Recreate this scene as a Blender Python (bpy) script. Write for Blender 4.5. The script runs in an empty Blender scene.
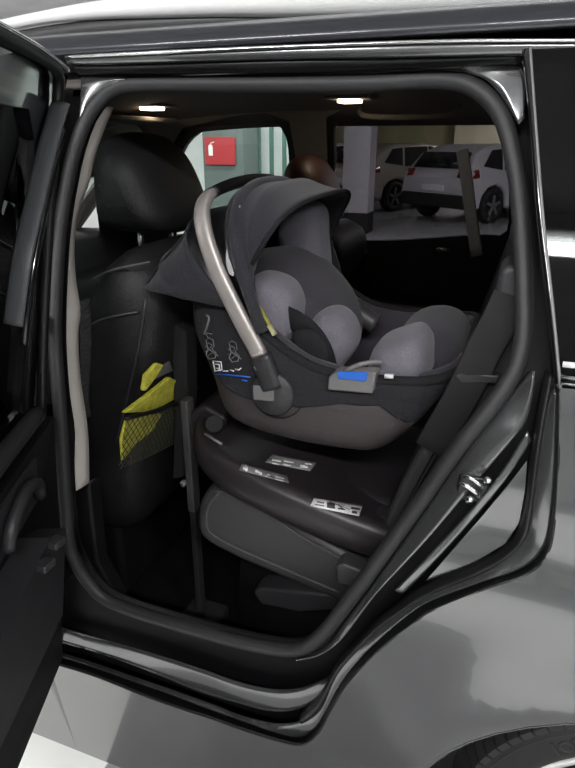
import bpy, bmesh, math, random
from mathutils import Vector, geometry, Matrix
random.seed(4)
PI = math.pi
COL = bpy.context.scene.collection

# ---------------------------------------------------------------- camera, world, light, exposure
CAM = Vector((0.0, -0.71, 1.40)); YAW = math.radians(20.4); PITCH = math.radians(22.1); F = 600.0
cd = bpy.data.cameras.new('camera'); cam = bpy.data.objects.new('camera', cd); COL.objects.link(cam)
cam.location = CAM; cam.rotation_euler = (PI/2 - PITCH, 0, YAW)
cd.sensor_fit = 'VERTICAL'; cd.sensor_height = 24.0; cd.lens = 24.0*F/768; cd.clip_start = 0.02
bpy.context.scene.camera = cam
w = bpy.data.worlds.new('world'); bpy.context.scene.world = w; w.use_nodes = True
w.node_tree.nodes['Background'].inputs[0].default_value = (0.6, 0.6, 0.62, 1)
w.node_tree.nodes['Background'].inputs[1].default_value = 0.05
vs = bpy.context.scene.view_settings
vs.view_transform = 'Standard'; vs.look = 'None'; vs.gamma = 1; vs.exposure = 0.52; vs.use_curve_mapping = False
CEIL = 2.75
# ceiling strip lamps of the garage, some added to brighten sill and yellow wall: (x, y, watts)
LAMPS = [(-1.5, -2.0, 55), (0.45, -2.0, 45), (2.4, -2.0, 55), (-5.5, 4.6, 130), (-2.6, 6.4, 60), (1.6, 8.2, 70), (0.5, 15.5, 110), (-8.5, 10.5, 70), (5.5, 6.0, 60), (-5.0, -2.3, 40)]

# ---------------------------------------------------------------- measuring helpers
R3 = cam.rotation_euler.to_matrix()
def ray(px, py):
    return R3 @ Vector(((px-287.5)/F, (384-py)/F, -1.0))
def at(px, py, Y):                 # point of the vertical plane y = Y
    d = ray(px, py); t = (Y-CAM.y)/d.y; return CAM + d*t
def atx(px, py, X):
    d = ray(px, py); t = (X-CAM.x)/d.x; return CAM + d*t
def xz(pts, Y): return [(p.x, p.z) for p in (at(a, b, Y) for a, b in pts)]
WX, WZ, WR = 0.345, 0.34, 0.405; WC = 0.318     # rear wheel centre and arch radius
def S(x, z):                        # body side: y as a function of place
    k = (z-0.98)/0.05
    y = 0.38*0.05*(math.log1p(math.exp(k)) if k < 30 else k)
    if z < 0.42: y += 0.10*(0.42-z)
    y += -0.018*math.exp(-((z-0.72)/0.2)**2)
    r = math.hypot(x-WX, z-WC)
    y += -0.022*math.exp(-((r-WR)/0.07)**2)*(1 if z > 0.2 else 0.5)
    y += 0.01*math.exp(-((z-0.9)/0.05)**2)
    return y
def ats(px, py, d=0.0):             # point of the body side, d further in
    r = ray(px, py); t = (0.05-CAM.y)/r.y
    for _ in range(40):
        p = CAM + r*t
        t += 0.6*(S(p.x, p.z)+d-p.y)/r.y
    return CAM + r*t

# ---------------------------------------------------------------- materials
def mat(name, col, rough=0.5, metal=0.0, coat=0.0, bump=0.0, scale=60.0, var=0.0, emit=None, es=0.0, sheen=0.0, spec=0.5, alpha=None, trans=0.0, wave=None, coatr=0.05, detail=3):
    m = bpy.data.materials.new(name); m.use_nodes = True
    nt = m.node_tree; b = nt.nodes['Principled BSDF']
    b.inputs['Base Color'].default_value = (*col, 1); b.inputs['Roughness'].default_value = rough
    b.inputs['Metallic'].default_value = metal; b.inputs['Coat Weight'].default_value = coat
    b.inputs['Coat Roughness'].default_value = coatr
    b.inputs['Specular IOR Level'].default_value = spec
    if sheen: b.inputs['Sheen Weight'].default_value = sheen; b.inputs['Sheen Roughness'].default_value = 0.4
    if trans: b.inputs['Transmission Weight'].default_value = trans; b.inputs['IOR'].default_value = 1.02
    if emit: b.inputs['Emission Color'].default_value = (*emit, 1); b.inputs['Emission Strength'].default_value = es
    tc = nt.nodes.new('ShaderNodeTexCoord')
    n = nt.nodes.new('ShaderNodeTexNoise'); n.inputs['Scale'].default_value = scale; n.inputs['Detail'].default_value = detail
    nt.links.new(tc.outputs['Object'], n.inputs['Vector'])
    if var:
        r = nt.nodes.new('ShaderNodeValToRGB')
        r.color_ramp.elements[0].position = 0.3; r.color_ramp.elements[1].position = 0.7
        r.color_ramp.elements[0].color = (*[max(0, c*(1-var)) for c in col], 1)
        r.color_ramp.elements[1].color = (*[min(1, c*(1+var)) for c in col], 1)
        nt.links.new(n.outputs['Fac'], r.inputs['Fac']); nt.links.new(r.outputs['Color'], b.inputs['Base Color'])
    if bump:
        bp = nt.nodes.new('ShaderNodeBump'); bp.inputs['Strength'].default_value = bump; bp.inputs['Distance'].default_value = 0.002
        src = n.outputs['Fac']
        if wave:
            wv = nt.nodes.new('ShaderNodeTexWave'); wv.inputs['Scale'].default_value = wave; wv.inputs['Distortion'].default_value = 1.0
            nt.links.new(tc.outputs['Object'], wv.inputs['Vector']); src = wv.outputs['Fac']
        nt.links.new(src, bp.inputs['Height']); nt.links.new(bp.outputs['Normal'], b.inputs['Normal'])
    return m
def glass(name, tint, fac=0.08, rough=0.02):
    m = bpy.data.materials.new(name); m.use_nodes = True; nt = m.node_tree
    for n in list(nt.nodes): nt.nodes.remove(n)
    o = nt.nodes.new('ShaderNodeOutputMaterial'); mx = nt.nodes.new('ShaderNodeMixShader')
    t = nt.nodes.new('ShaderNodeBsdfTransparent'); t.inputs[0].default_value = (*tint, 1)
    g = nt.nodes.new('ShaderNodeBsdfGlossy'); g.inputs['Roughness'].default_value = rough
    fr = nt.nodes.new('ShaderNodeFresnel'); fr.inputs[0].default_value = 1.45
    nt.links.new(fr.outputs[0], mx.inputs[0]); nt.links.new(t.outputs[0], mx.inputs[1]); nt.links.new(g.outputs[0], mx.inputs[2])
    nt.links.new(mx.outputs[0], o.inputs[0]); return m
M = dict(
 paint=mat('grey_metallic_paint', (0.125, 0.127, 0.131), 0.22, 0.7, 1.0, var=0.06, scale=900, coatr=0.04),
 jambdk=mat('jamb_reflected_black', (0.004, 0.004, 0.005), 0.5, spec=0.2),  # black standing in for dark reflections in the jamb paint
 blackpaint=mat('black_gloss_trim', (0.006, 0.006, 0.008), 0.12, coat=0.6),
 rubber=mat('weatherstrip_rubber', (0.022, 0.022, 0.024), 0.55, bump=0.15, scale=300),
 rubberdk=mat('dark_seal_rubber', (0.008, 0.008, 0.009), 0.4, bump=0.1, scale=300),
 chrome=mat('polished_metal', (0.75, 0.75, 0.77), 0.18, 1.0),
 rail=mat('silver_roof_rail', (0.92, 0.92, 0.92), 0.35, 0.0),
 beige=mat('warm_grey_trim_plastic', (0.46, 0.43, 0.40), 0.6, bump=0.3, scale=500),
 headl=mat('headliner_cloth', (0.11, 0.097, 0.088), 0.95, bump=0.4, scale=500, var=0.1),
 trim=mat('black_trim_plastic', (0.007, 0.007, 0.008), 0.5, spec=.3, bump=0.3, scale=400),
 trim2=mat('charcoal_trim_plastic', (0.03, 0.03, 0.033), 0.45, bump=0.3, scale=400),
 carpet=mat('black_carpet', (0.006, 0.006, 0.006), 1.0, bump=0.9, scale=500, spec=0.1),
 leather=mat('black_leather', (0.012, 0.012, 0.013), 0.55, spec=.35, bump=0.5, scale=260, var=0.2),
 leatherg=mat('charcoal_seat_leather', (0.045, 0.043, 0.045), 0.45, bump=0.5, scale=260, var=0.1),
 seam=mat('seam_thread', (0.06, 0.06, 0.065), 0.6),
 shell=mat('carrier_shell_plastic', (0.050, 0.041, 0.043), 0.55, bump=0.25, scale=400),
 baseP=mat('base_plastic', (0.024, 0.020, 0.023), 0.4, bump=0.08, scale=300),
 cover=mat('black_cover_cloth', (0.018, 0.0175, 0.021), 0.95, bump=0.8, scale=420, var=0.2),
 fabd=mat('charcoal_cloth', (0.028, 0.028, 0.035), 0.95, bump=0.8, scale=420, var=0.25, sheen=0.15),
 fabm=mat('dark_plum_grey_cloth', (0.050, 0.044, 0.055), 0.95, bump=0.8, scale=420, var=0.2, sheen=0.15),
 fabl=mat('mid_grey_cloth', (0.175, 0.165, 0.195), 0.95, bump=0.8, scale=420, var=0.15, sheen=0.2),
 fabb=mat('black_cloth', (0.010, 0.010, 0.012), 0.9, bump=0.6, scale=420),
 web=mat('belt_webbing', (0.035, 0.034, 0.036), 0.8, bump=0.8, wave=250),
 handle=mat('brushed_handle_metal', (0.50, 0.46, 0.44), 0.42, 0.5, bump=0.05),
 grey=mat('mid_grey_plastic', (0.17, 0.165, 0.165), 0.4),
 greyd=mat('dark_grey_plastic', (0.06, 0.058, 0.06), 0.45),
 blue=mat('blue_plastic', (0.02, 0.14, 0.62), 0.45),
 white=mat('white_print', (0.75, 0.75, 0.75), 0.6),
 labelg=mat('grey_label_paper', (0.22, 0.22, 0.22), 0.4),
 yellow=mat('yellow_cloth', (0.50, 0.47, 0.05), 0.8, bump=1.0, scale=70, var=0.25),
 olive=mat('yellow_green_webbing', (0.30, 0.30, 0.05), 0.7),
 net=mat('pocket_net_cord', (0.03, 0.03, 0.015), 0.8),
 tyre=mat('tyre_rubber', (0.014, 0.014, 0.014), 0.75, bump=0.4, scale=200),
 tyrel=mat('tyre_raised_rubber', (0.02, 0.02, 0.02), 0.6),
 alloy=mat('silver_alloy', (0.7, 0.7, 0.7), 0.3, 0.8),
 well=mat('wheel_well_liner', (0.005, 0.005, 0.005), 0.9),
 floor=mat('garage_floor_concrete', (0.25, 0.25, 0.255), 0.35, bump=0.1, scale=8, var=0.12),
 bounce=mat('white_reflector', (0.85, 0.86, 0.83), 0.5, var=0.03, scale=5),
 wall=mat('white_plaster', (0.80, 0.82, 0.80), 0.9, var=0.05, scale=3),
 cream=mat('cream_plaster', (0.50, 0.46, 0.26), 0.9, var=0.06, scale=2),
 ceil=mat('garage_ceiling_concrete', (0.66, 0.66, 0.66), 0.95, var=0.1, scale=3),
 teal=mat('teal_grey_wall_paint', (0.10, 0.125, 0.118), 0.7, var=0.05, scale=3),
 green=mat('green_gate_paint', (0.06, 0.14, 0.12), 0.6),
 pillar=mat('grey_pillar_paint', (0.42, 0.41, 0.43), 0.85, var=0.06, scale=4),
 black=mat('matt_black', (0.01, 0.01, 0.01), 0.8),
 red=mat('red_sign', (0.38, 0.02, 0.025), 0.5),
 carw=mat('white_car_paint', (0.55, 0.54, 0.56), 0.3, coat=0.8),
 cars=mat('silver_car_paint', (0.50, 0.47, 0.40), 0.3, 0.4, coat=0.8),
 cglass=mat('dark_car_glass', (0.01, 0.01, 0.012), 0.08),
 tail=mat('red_tail_lamp', (0.25, 0.01, 0.01), 0.2),
 dome=mat('dome_lamp_lens', (1, .9, .7), 0.5, emit=(1.0, 0.80, 0.55), es=12),
 tube=mat('lamp_tube', (1, 1, 1), 0.5, emit=(0.93, 1.0, 0.97), es=18),
 maroon=mat('dark_red_brown_leather', (0.05, 0.018, 0.012), 0.5, bump=0.4, scale=260),
 winglass=glass('side_window_glass', (0.90, 0.95, 0.93)),
 darkglass=glass('privacy_glass', (0.10, 0.10, 0.11)),
 tintg=glass('far_rear_glass', (0.55, 0.54, 0.56)),
)

# ---------------------------------------------------------------- mesh helpers
def org(o):
    v = Vector((0, 0, 0))
    while o: v = v + o.location; o = o.parent
    return v
def link(name, me, m, parent, smooth=True, bevel=0, seg=3, sub=0, solid=0, off=-1):
    o = bpy.data.objects.new(name, me); COL.objects.link(o)
    if parent is not None: o.parent = parent
    if m is not None:
        if isinstance(m, (list, tuple)):
            for q in m: me.materials.append(q)
        else: me.materials.append(m)
    if smooth:
        for p in me.polygons: p.use_smooth = True
    if solid:
        k = o.modifiers.new('solid', 'SOLIDIFY'); k.thickness = solid; k.offset = off
    if bevel:
        k = o.modifiers.new('bevel', 'BEVEL'); k.width = bevel; k.segments = seg; k.limit_method = 'ANGLE'; k.angle_limit = math.radians(35)
        k.harden_normals = True
    if sub:
        k = o.modifiers.new('sub', 'SUBSURF'); k.levels = sub; k.render_levels = sub
    return o
def mesh(name, vs_, fs, m, parent=None, recalc=True, **k):
    off = org(parent) if parent is not None else Vector((0, 0, 0))
    me = bpy.data.meshes.new(name)
    me.from_pydata([tuple(Vector(v)-off) for v in vs_], [], fs); me.update()
    if recalc:
        bm = bmesh.new(); bm.from_mesh(me); bmesh.ops.remove_doubles(bm, verts=bm.verts, dist=1e-6)
        bmesh.ops.recalc_face_normals(bm, faces=bm.faces); bm.to_mesh(me); bm.free()
    return link(name, me, m, parent, **k)
def join(parts):
    V, Fc = [], []
    for v, f in parts:
        n = len(V); V += list(v); Fc += [tuple(i+n for i in q) for q in f]
    return V, Fc
def boxg(x0, x1, y0, y1, z0, z1):
    v = [(x, y, z) for z in (z0, z1) for y in (y0, y1) for x in (x0, x1)]
    return v, [(0, 1, 3, 2), (4, 5, 7, 6), (0, 1, 5, 4), (2, 3, 7, 6), (0, 2, 6, 4), (1, 3, 7, 5)]
def box(name, x0, x1, y0, y1, z0, z1, m, parent=None, **k):
    k.setdefault('smooth', bool(k.get('bevel')))
    return mesh(name, *boxg(x0, x1, y0, y1, z0, z1), m, parent, **k)
def cr(pts, n, closed=False):       # Catmull-Rom resample, even in length
    pts = [Vector(p) for p in pts]; N = len(pts); out = []
    segs = N if closed else N-1
    for i in range(segs):
        g = lambda j: pts[j % N] if closed else pts[min(max(j, 0), N-1)]
        a, b, c, d = g(i-1), g(i), g(i+1), g(i+2)
        for k in range(12):
            t = k/12
            out.append(0.5*((2*b)+(c-a)*t+(2*a-5*b+4*c-d)*t*t+(3*b-a-3*c+d)*t**3))
    out.append(pts[0].copy() if closed else pts[-1].copy())
    L = [0]
    for i in range(1, len(out)): L.append(L[-1]+(out[i]-out[i-1]).length)
    res = []; j = 0
    cnt = n if closed else n-1
    for k in range(n):
        s = L[-1]*k/cnt
        while j < len(L)-2 and L[j+1] < s: j += 1
        u = (s-L[j])/max(1e-9, L[j+1]-L[j]); res.append(out[j].lerp(out[j+1], min(1, max(0, u))))
    return res
def slabg(pts, y0, y1):
    n = len(pts); v = [(x, y0, z) for x, z in pts]+[(x, y1, z) for x, z in pts]
    return v, [tuple(range(n)), tuple(range(2*n-1, n-1, -1))]+[(i, (i+1) % n, n+(i+1) % n, n+i) for i in range(n)]
def slab(name, pts, y0, y1, m, parent=None, smoothn=0, **k):
    if smoothn: pts = [(p.x, p.y) for p in cr([Vector((a, b)) for a, b in pts], smoothn, True)]
    return mesh(name, *slabg(pts, y0, y1), m, parent, **k)
def inflateg(pts, y0, y1, n=12, p=2.6, k=48, flat=0.0):
    pr = [(q.x, q.y) for q in cr([Vector((a, b)) for a, b in pts], k, True)]
    cx = sum(a for a, b in pr)/k; cz = sum(b for a, b in pr)/k
    v, f = [], []
    for i in range(n+1):
        u = -math.cos(PI*i/n); s = max(0.02, (1-abs(u)**p))**(1/p); s = flat+(1-flat)*s
        y = (y0+y1)/2+(y1-y0)/2*u
        v += [(cx+(a-cx)*s, y, cz+(b-cz)*s) for a, b in pr]
    for i in range(n):
        for j in range(k): f.append((i*k+j, i*k+(j+1) % k, (i+1)*k+(j+1) % k, (i+1)*k+j))
    f.append(tuple(range(k))); f.append(tuple(range((n+1)*k-1, n*k-1, -1)))
    return v, f
def inflate(name, pts, y0, y1, m, parent=None, n=12, p=2.6, flat=0.0, **k):
    return mesh(name, *inflateg(pts, y0, y1, n, p, flat=flat), m, parent, **k)
def tubeg(pts, r, k=10, closed=False, flat=1.0, up=None):
    pts = [Vector(p) for p in pts]; n = len(pts); v, f = [], []
    rr = r if isinstance(r, (list, tuple)) else [r]*n
    prev = None
    for i, p in enumerate(pts):
        a = pts[(i-1) % n] if (closed or i > 0) else p; b = pts[(i+1) % n] if (closed or i < n-1) else p
        t = (b-a).normalized()
        if up is not None: s = t.cross(Vector(up)).normalized()
        elif prev is None: s = t.cross(Vector((0, 0, 1)) if abs(t.z) < .9 else Vector((1, 0, 0))).normalized()
        else: s = (prev-t*prev.dot(t)).normalized()
        prev = s; q = t.cross(s)
        for j in range(k):
            an = 2*PI*j/k; v.append(p+s*math.cos(an)*rr[i]+q*math.sin(an)*rr[i]*flat)
    for i in range(n if closed else n-1):
        for j in range(k):
            i2 = (i+1) % n; f.append((i*k+j, i*k+(j+1) % k, i2*k+(j+1) % k, i2*k+j))
    if not closed: f.append(tuple(range(k))); f.append(tuple(range(n*k-1, (n-1)*k-1, -1)))
    return v, f
def tube(name, pts, r, m, parent=None, n=0, k=10, closed=False, flat=1.0, up=None, **kw):
    if n: pts = cr(pts, n, closed)
    return mesh(name, *tubeg(pts, r, k, closed, flat, up), m, parent, **kw)
def band(name, A, dA, B, dB, m, parent=None, n=90, c=5, bulge=0.0, closed=False, solid=0.003):
    a = cr([ats(x, y, dA) for x, y in A], n, closed); b = cr([ats(x, y, dB) for x, y in B], n, closed)
    v, f = [], []
    for i in range(n):
        for j in range(c+1):
            u = j/c; p = a[i].lerp(b[i], u); p.y -= bulge*math.sin(PI*u)**0.6 if bulge else 0; v.append(p)
    for i in range(n if closed else n-1):
        for j in range(c):
            i2 = (i+1) % n; f.append((i*(c+1)+j, i*(c+1)+j+1, i2*(c+1)+j+1, i2*(c+1)+j))
    return mesh(name, v, f, m, parent, solid=solid, off=0)
def inside(x, y, poly):
    r = False; n = len(poly)
    for i in range(n):
        a, b = poly[i], poly[(i+1) % n]
        if (a[1] > y) != (b[1] > y) and x < (b[0]-a[0])*(y-a[1])/(b[1]-a[1])+a[0]: r = not r
    return r
def sheet(name, outer, holes, fy, m, parent=None, step=0.03, **k):   # polygon in x,z filled on the surface y = fy(x,z)
    loops = [outer]+holes; P, E = [], []
    for lp in loops:
        n0 = len(P); P += [Vector(q) for q in lp]; E += [(n0+i, n0+(i+1) % len(lp)) for i in range(len(lp))]
    xs = [q[0] for q in outer]; zs = [q[1] for q in outer]
    x = min(xs)+step/2
    while x < max(xs):
        z = min(zs)+step/2
        while z < max(zs):
            if inside(x, z, outer) and not any(inside(x, z, h) for h in holes) and min((Vector((x, z))-Vector(q)).length for lp in loops for q in lp) > step*.45: P.append(Vector((x, z)))
            z += step
        x += step
    r = geometry.delaunay_2d_cdt(P, E, [], 0, 1e-5)
    vv = [Vector((p.x, fy(p.x, p.y), p.y)) for p in r[0]]; ff = []
    for t in r[2]:
        cx = sum(r[0][i].x for i in t)/len(t); cz = sum(r[0][i].y for i in t)/len(t)
        if inside(cx, cz, outer) and not any(inside(cx, cz, h) for h in holes):
            a, b, c = [r[0][i] for i in t[:3]]
            ar = (b.x-a.x)*(c.y-a.y)-(b.y-a.y)*(c.x-a.x)
            if abs(ar) < 1e-9: continue
            ff.append(tuple(t) if ar > 0 else tuple(t[::-1]))       # faces -y
    th = k.pop('solid', 0); k.pop('off', 0); k.pop('bevel', 0)
    e = 5e-4; N = []
    for p in vv:
        gx = (fy(p.x+e, p.z)-fy(p.x-e, p.z))/(2*e); gz = (fy(p.x, p.z+e)-fy(p.x, p.z-e))/(2*e)
        N.append(Vector((gx, -1, gz)).normalized())
    V = list(vv); NN = list(N); FF = list(ff)
    if th:
        n0 = len(V); V += [p-n*abs(th) for p, n in zip(vv, N)]; NN += [-n for n in N]; FF += [tuple(i+n0 for i in q[::-1]) for q in ff]
        ed = {}
        for q in ff:
            for i in range(len(q)):
                a, b = q[i], q[(i+1) % len(q)]; ed[(a, b)] = ed.get((a, b), 0)+1
        for (a, b) in list(ed):
            if (b, a) not in ed:
                m0 = len(V); V += [V[a], V[b], V[n0+b], V[n0+a]]
                d = (V[b]-V[a]); nn = d.cross(N[a]).normalized(); NN += [nn]*4; FF.append((m0+3, m0+2, m0+1, m0))
    o_ = org(parent) if parent is not None else Vector((0, 0, 0))
    me = bpy.data.meshes.new(name); me.from_pydata([tuple(p-o_) for p in V], [], FF); me.update()
    o = link(name, me, m, parent, **k)
    me.normals_split_custom_set_from_vertices([tuple(n) for n in NN])
    return o
def revolveg(prof, cx, cz, n=64):   # profile (r, y) turned about a y axis
    v, f = [], []; k = len(prof)
    for i in range(n):
        a = 2*PI*i/n
        for r, y in prof: v.append((cx+r*math.cos(a), y, cz+r*math.sin(a)))
    for i in range(n):
        for j in range(k-1): f.append((i*k+j, i*k+j+1, ((i+1) % n)*k+j+1, ((i+1) % n)*k+j))
    return v, f
def empty(name, loc, label=None, cat=None, group=None, parent=None):
    o = bpy.data.objects.new(name, None); COL.objects.link(o); o.location = loc; o.empty_display_size = 0.1
    if parent is not None: o.parent = parent; o.location = Vector(loc)-org(parent)
    tag(o, label, cat, group); return o
def tag(o, label=None, cat=None, group=None, kind=None):
    if label: o['label'] = label
    if cat: o['category'] = cat
    if group: o['group'] = group
    if kind: o['kind'] = kind
    return o
def struct(o): o['kind'] = 'structure'; return o
def circ(cx, cz, r, n=16, a0=0, a1=2*PI, end=False):
    return [(cx+r*math.cos(a0+(a1-a0)*i/(n-1 if end else n)), cz+r*math.sin(a0+(a1-a0)*i/(n-1 if end else n))) for i in range(n)]

# ================================================================ the garage
struct(box('floor', -14, 9, -6, 20, -0.1, 0, M['floor']))
struct(box('ceiling', -14, 9, -6, 20, CEIL+.05, CEIL+.2, M['ceil']))
struct(box('wall_far', -14, 9, 19.0, 19.2, 0, CEIL+.05, M['cream']))
struct(box('wall_left', -14.2, -14, -6, 20, 0, CEIL+.05, M['wall']))
struct(box('wall_right', 9, 9.2, -6, 20, 0, CEIL+.05, M['wall']))
struct(box('wall_near', -14, 9, -6.2, -6, 0, CEIL+.05, M['wall']))
mk = [(-3.2, .5), (-.74, .5), (-.76, 0), (-.83, -.3), (-.93, -.7), (-.80, -1.02), (2.4, -1.02), (2.4, -2.9), (-3.2, -2.9)]; nk = len(mk)  # white area added on the floor to reflect brightly in the car paint
tag(mesh('floor_reflector', [(x, y, 0) for x, y in mk]+[(x, y, .004) for x, y in mk], [tuple(range(nk)), tuple(range(2*nk-1, nk-1, -1))]+[(i, (i+1) % nk, nk+(i+1) % nk, nk+i) for i in range(nk)], M['bounce'], smooth=False),
    'white area added on the floor beside the car to brighten its paint by reflection', 'floor reflector')
for i, (lx, ly, pw) in enumerate(LAMPS):
    lab = ['overhead strip lamp beside the open car door', 'unseen strip lamp added to brighten the sill and jamb of the near car', 'overhead strip lamp behind the tail of the near car', 'strip lamp on the ceiling left of the near car bonnet',
           'strip lamp on the ceiling before the tall grey pillar', 'strip lamp on the ceiling above the parked white hatchback', 'unseen strip lamp added to brighten the pale yellow wall section', 'strip lamp on the ceiling far back on the left',
           'strip lamp on the ceiling at the right end of the garage', 'overhead strip lamp beside the bonnet of the near car'][i]
    t = empty('strip_lamp', (lx, ly, CEIL), lab, 'ceiling lamp', 'garage strip lamps')
    box('housing', lx-.75, lx+.75, ly-.08, ly+.08, CEIL-.05, CEIL+.05, M['white'], t, bevel=.01)
    tube('lamp_tube', [(lx-.7, ly, CEIL-.075), (lx+.7, ly, CEIL-.075)], .022, M['tube'], t)
    ld = bpy.data.lights.new('lamp_light', 'AREA'); ld.shape = 'RECTANGLE'; ld.size = 1.4; ld.size_y = .12; ld.energy = pw; ld.color = (1.0, 0.985, 0.985)
    lo = bpy.data.objects.new('lamp_light', ld); COL.objects.link(lo); lo.parent = t; lo.location = (0, 0, -.11)
# left side seen through the front windows: teal column with the red sign, white wall, gate
c0 = at(203, 150, 7.0); c1 = at(243, 150, 7.0)
t = tag(box('wall_column', c0.x, c1.x, 7.0, 7.5, 0, CEIL+.05, M['teal']), 'grey-green wall column carrying the red sign', 'column')
s0 = at(204, 137, 6.97); s1 = at(235, 165, 6.97)
t = empty('wall_sign', ((s0.x+s1.x)/2, 6.97, s1.z), 'small red square sign on the grey-green column', 'sign')
box('sign_panel', s0.x, s1.x, 6.97, 6.998, s1.z, s0.z, M['red'], t, bevel=.004)
cx = s0.x+.09; cz = s0.z-.14
mesh('pictogram', *join([slabg([(cx-.03, cz-.09), (cx+.03, cz-.09), (cx+.03, cz+.03), (cx+.012, cz+.05), (cx-.012, cz+.05), (cx-.03, cz+.03)], 6.964, 6.97),
     slabg([(cx+.0, cz+.055), (cx+.06, cz+.075), (cx+.055, cz+.085), (cx, cz+.07)], 6.964, 6.97)]), M['white'], t, smooth=False)
struct(box('wall_back', -13, at(322, 150, 8.0).x, 8.0, 8.15, 0, CEIL+.05, M['wall']))
g0 = at(244, 150, 7.6).x; g1 = at(300, 150, 7.6).x
t = empty('metal_gate', ((g0+g1)/2, 7.6, 0), 'green barred gate in front of the white wall right of the red sign', 'gate')
for k in range(5):
    x = g0+.04+(g1-g0-.08)*k/4; box('gate_bar', x-.025, x+.025, 7.58, 7.62, .05, 2.3, M['green'], t)
box('gate_rail', g0, g1, 7.575, 7.625, 2.3, 2.38, M['green'], t); box('gate_rail', g0, g1, 7.575, 7.625, .0, .06, M['green'], t)
# pillar seen through the far rear window
p0 = at(342, 200, 9.0).x; p1 = at(368, 200, 9.0).x
t = empty('concrete_pillar', ((p0+p1)/2, 9.0, 0), 'tall square grey garage pillar with a black painted foot', 'pillar')
zb = at(357, 213, 9.0).z
box('shaft', p0, p1, 9.0, 9.0+(p1-p0), zb, CEIL+.05, M['pillar'], t); box('black_foot', p0-.004, p1+.004, 8.996, 9.004+(p1-p0), 0, zb, M['black'], t)
tag(box('wall_pier', at(455, 130, 18.6).x, at(560, 130, 18.6).x, 18.6, 19, 0, CEIL+.05, mat('pale_cream_plaster', (0.85, 0.80, 0.55), .9, var=.03, scale=2)), 'pale yellow wall section behind the parked cars', 'wall')
tag(box('ceiling_beam', -14, at(402, 100, 12).x+.4, 12, 12.5, CEIL-.35, CEIL+.05, M['ceil']), 'concrete beam under the ceiling before the far wall', 'beam')
b0 = at(432, 118, 13.5)
t = tag(box('exit_lamp', b0.x-.3, b0.x+.3, 13.45, 13.55, b0.z-.12, b0.z+.06, M['black'], bevel=.02), 'small dark box hanging before the yellow wall section', 'box')
t2 = box('hanger_rod', b0.x-.01, b0.x+.01, 13.49, 13.51, b0.z+.05, CEIL+.05, M['black'], t); 

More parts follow.
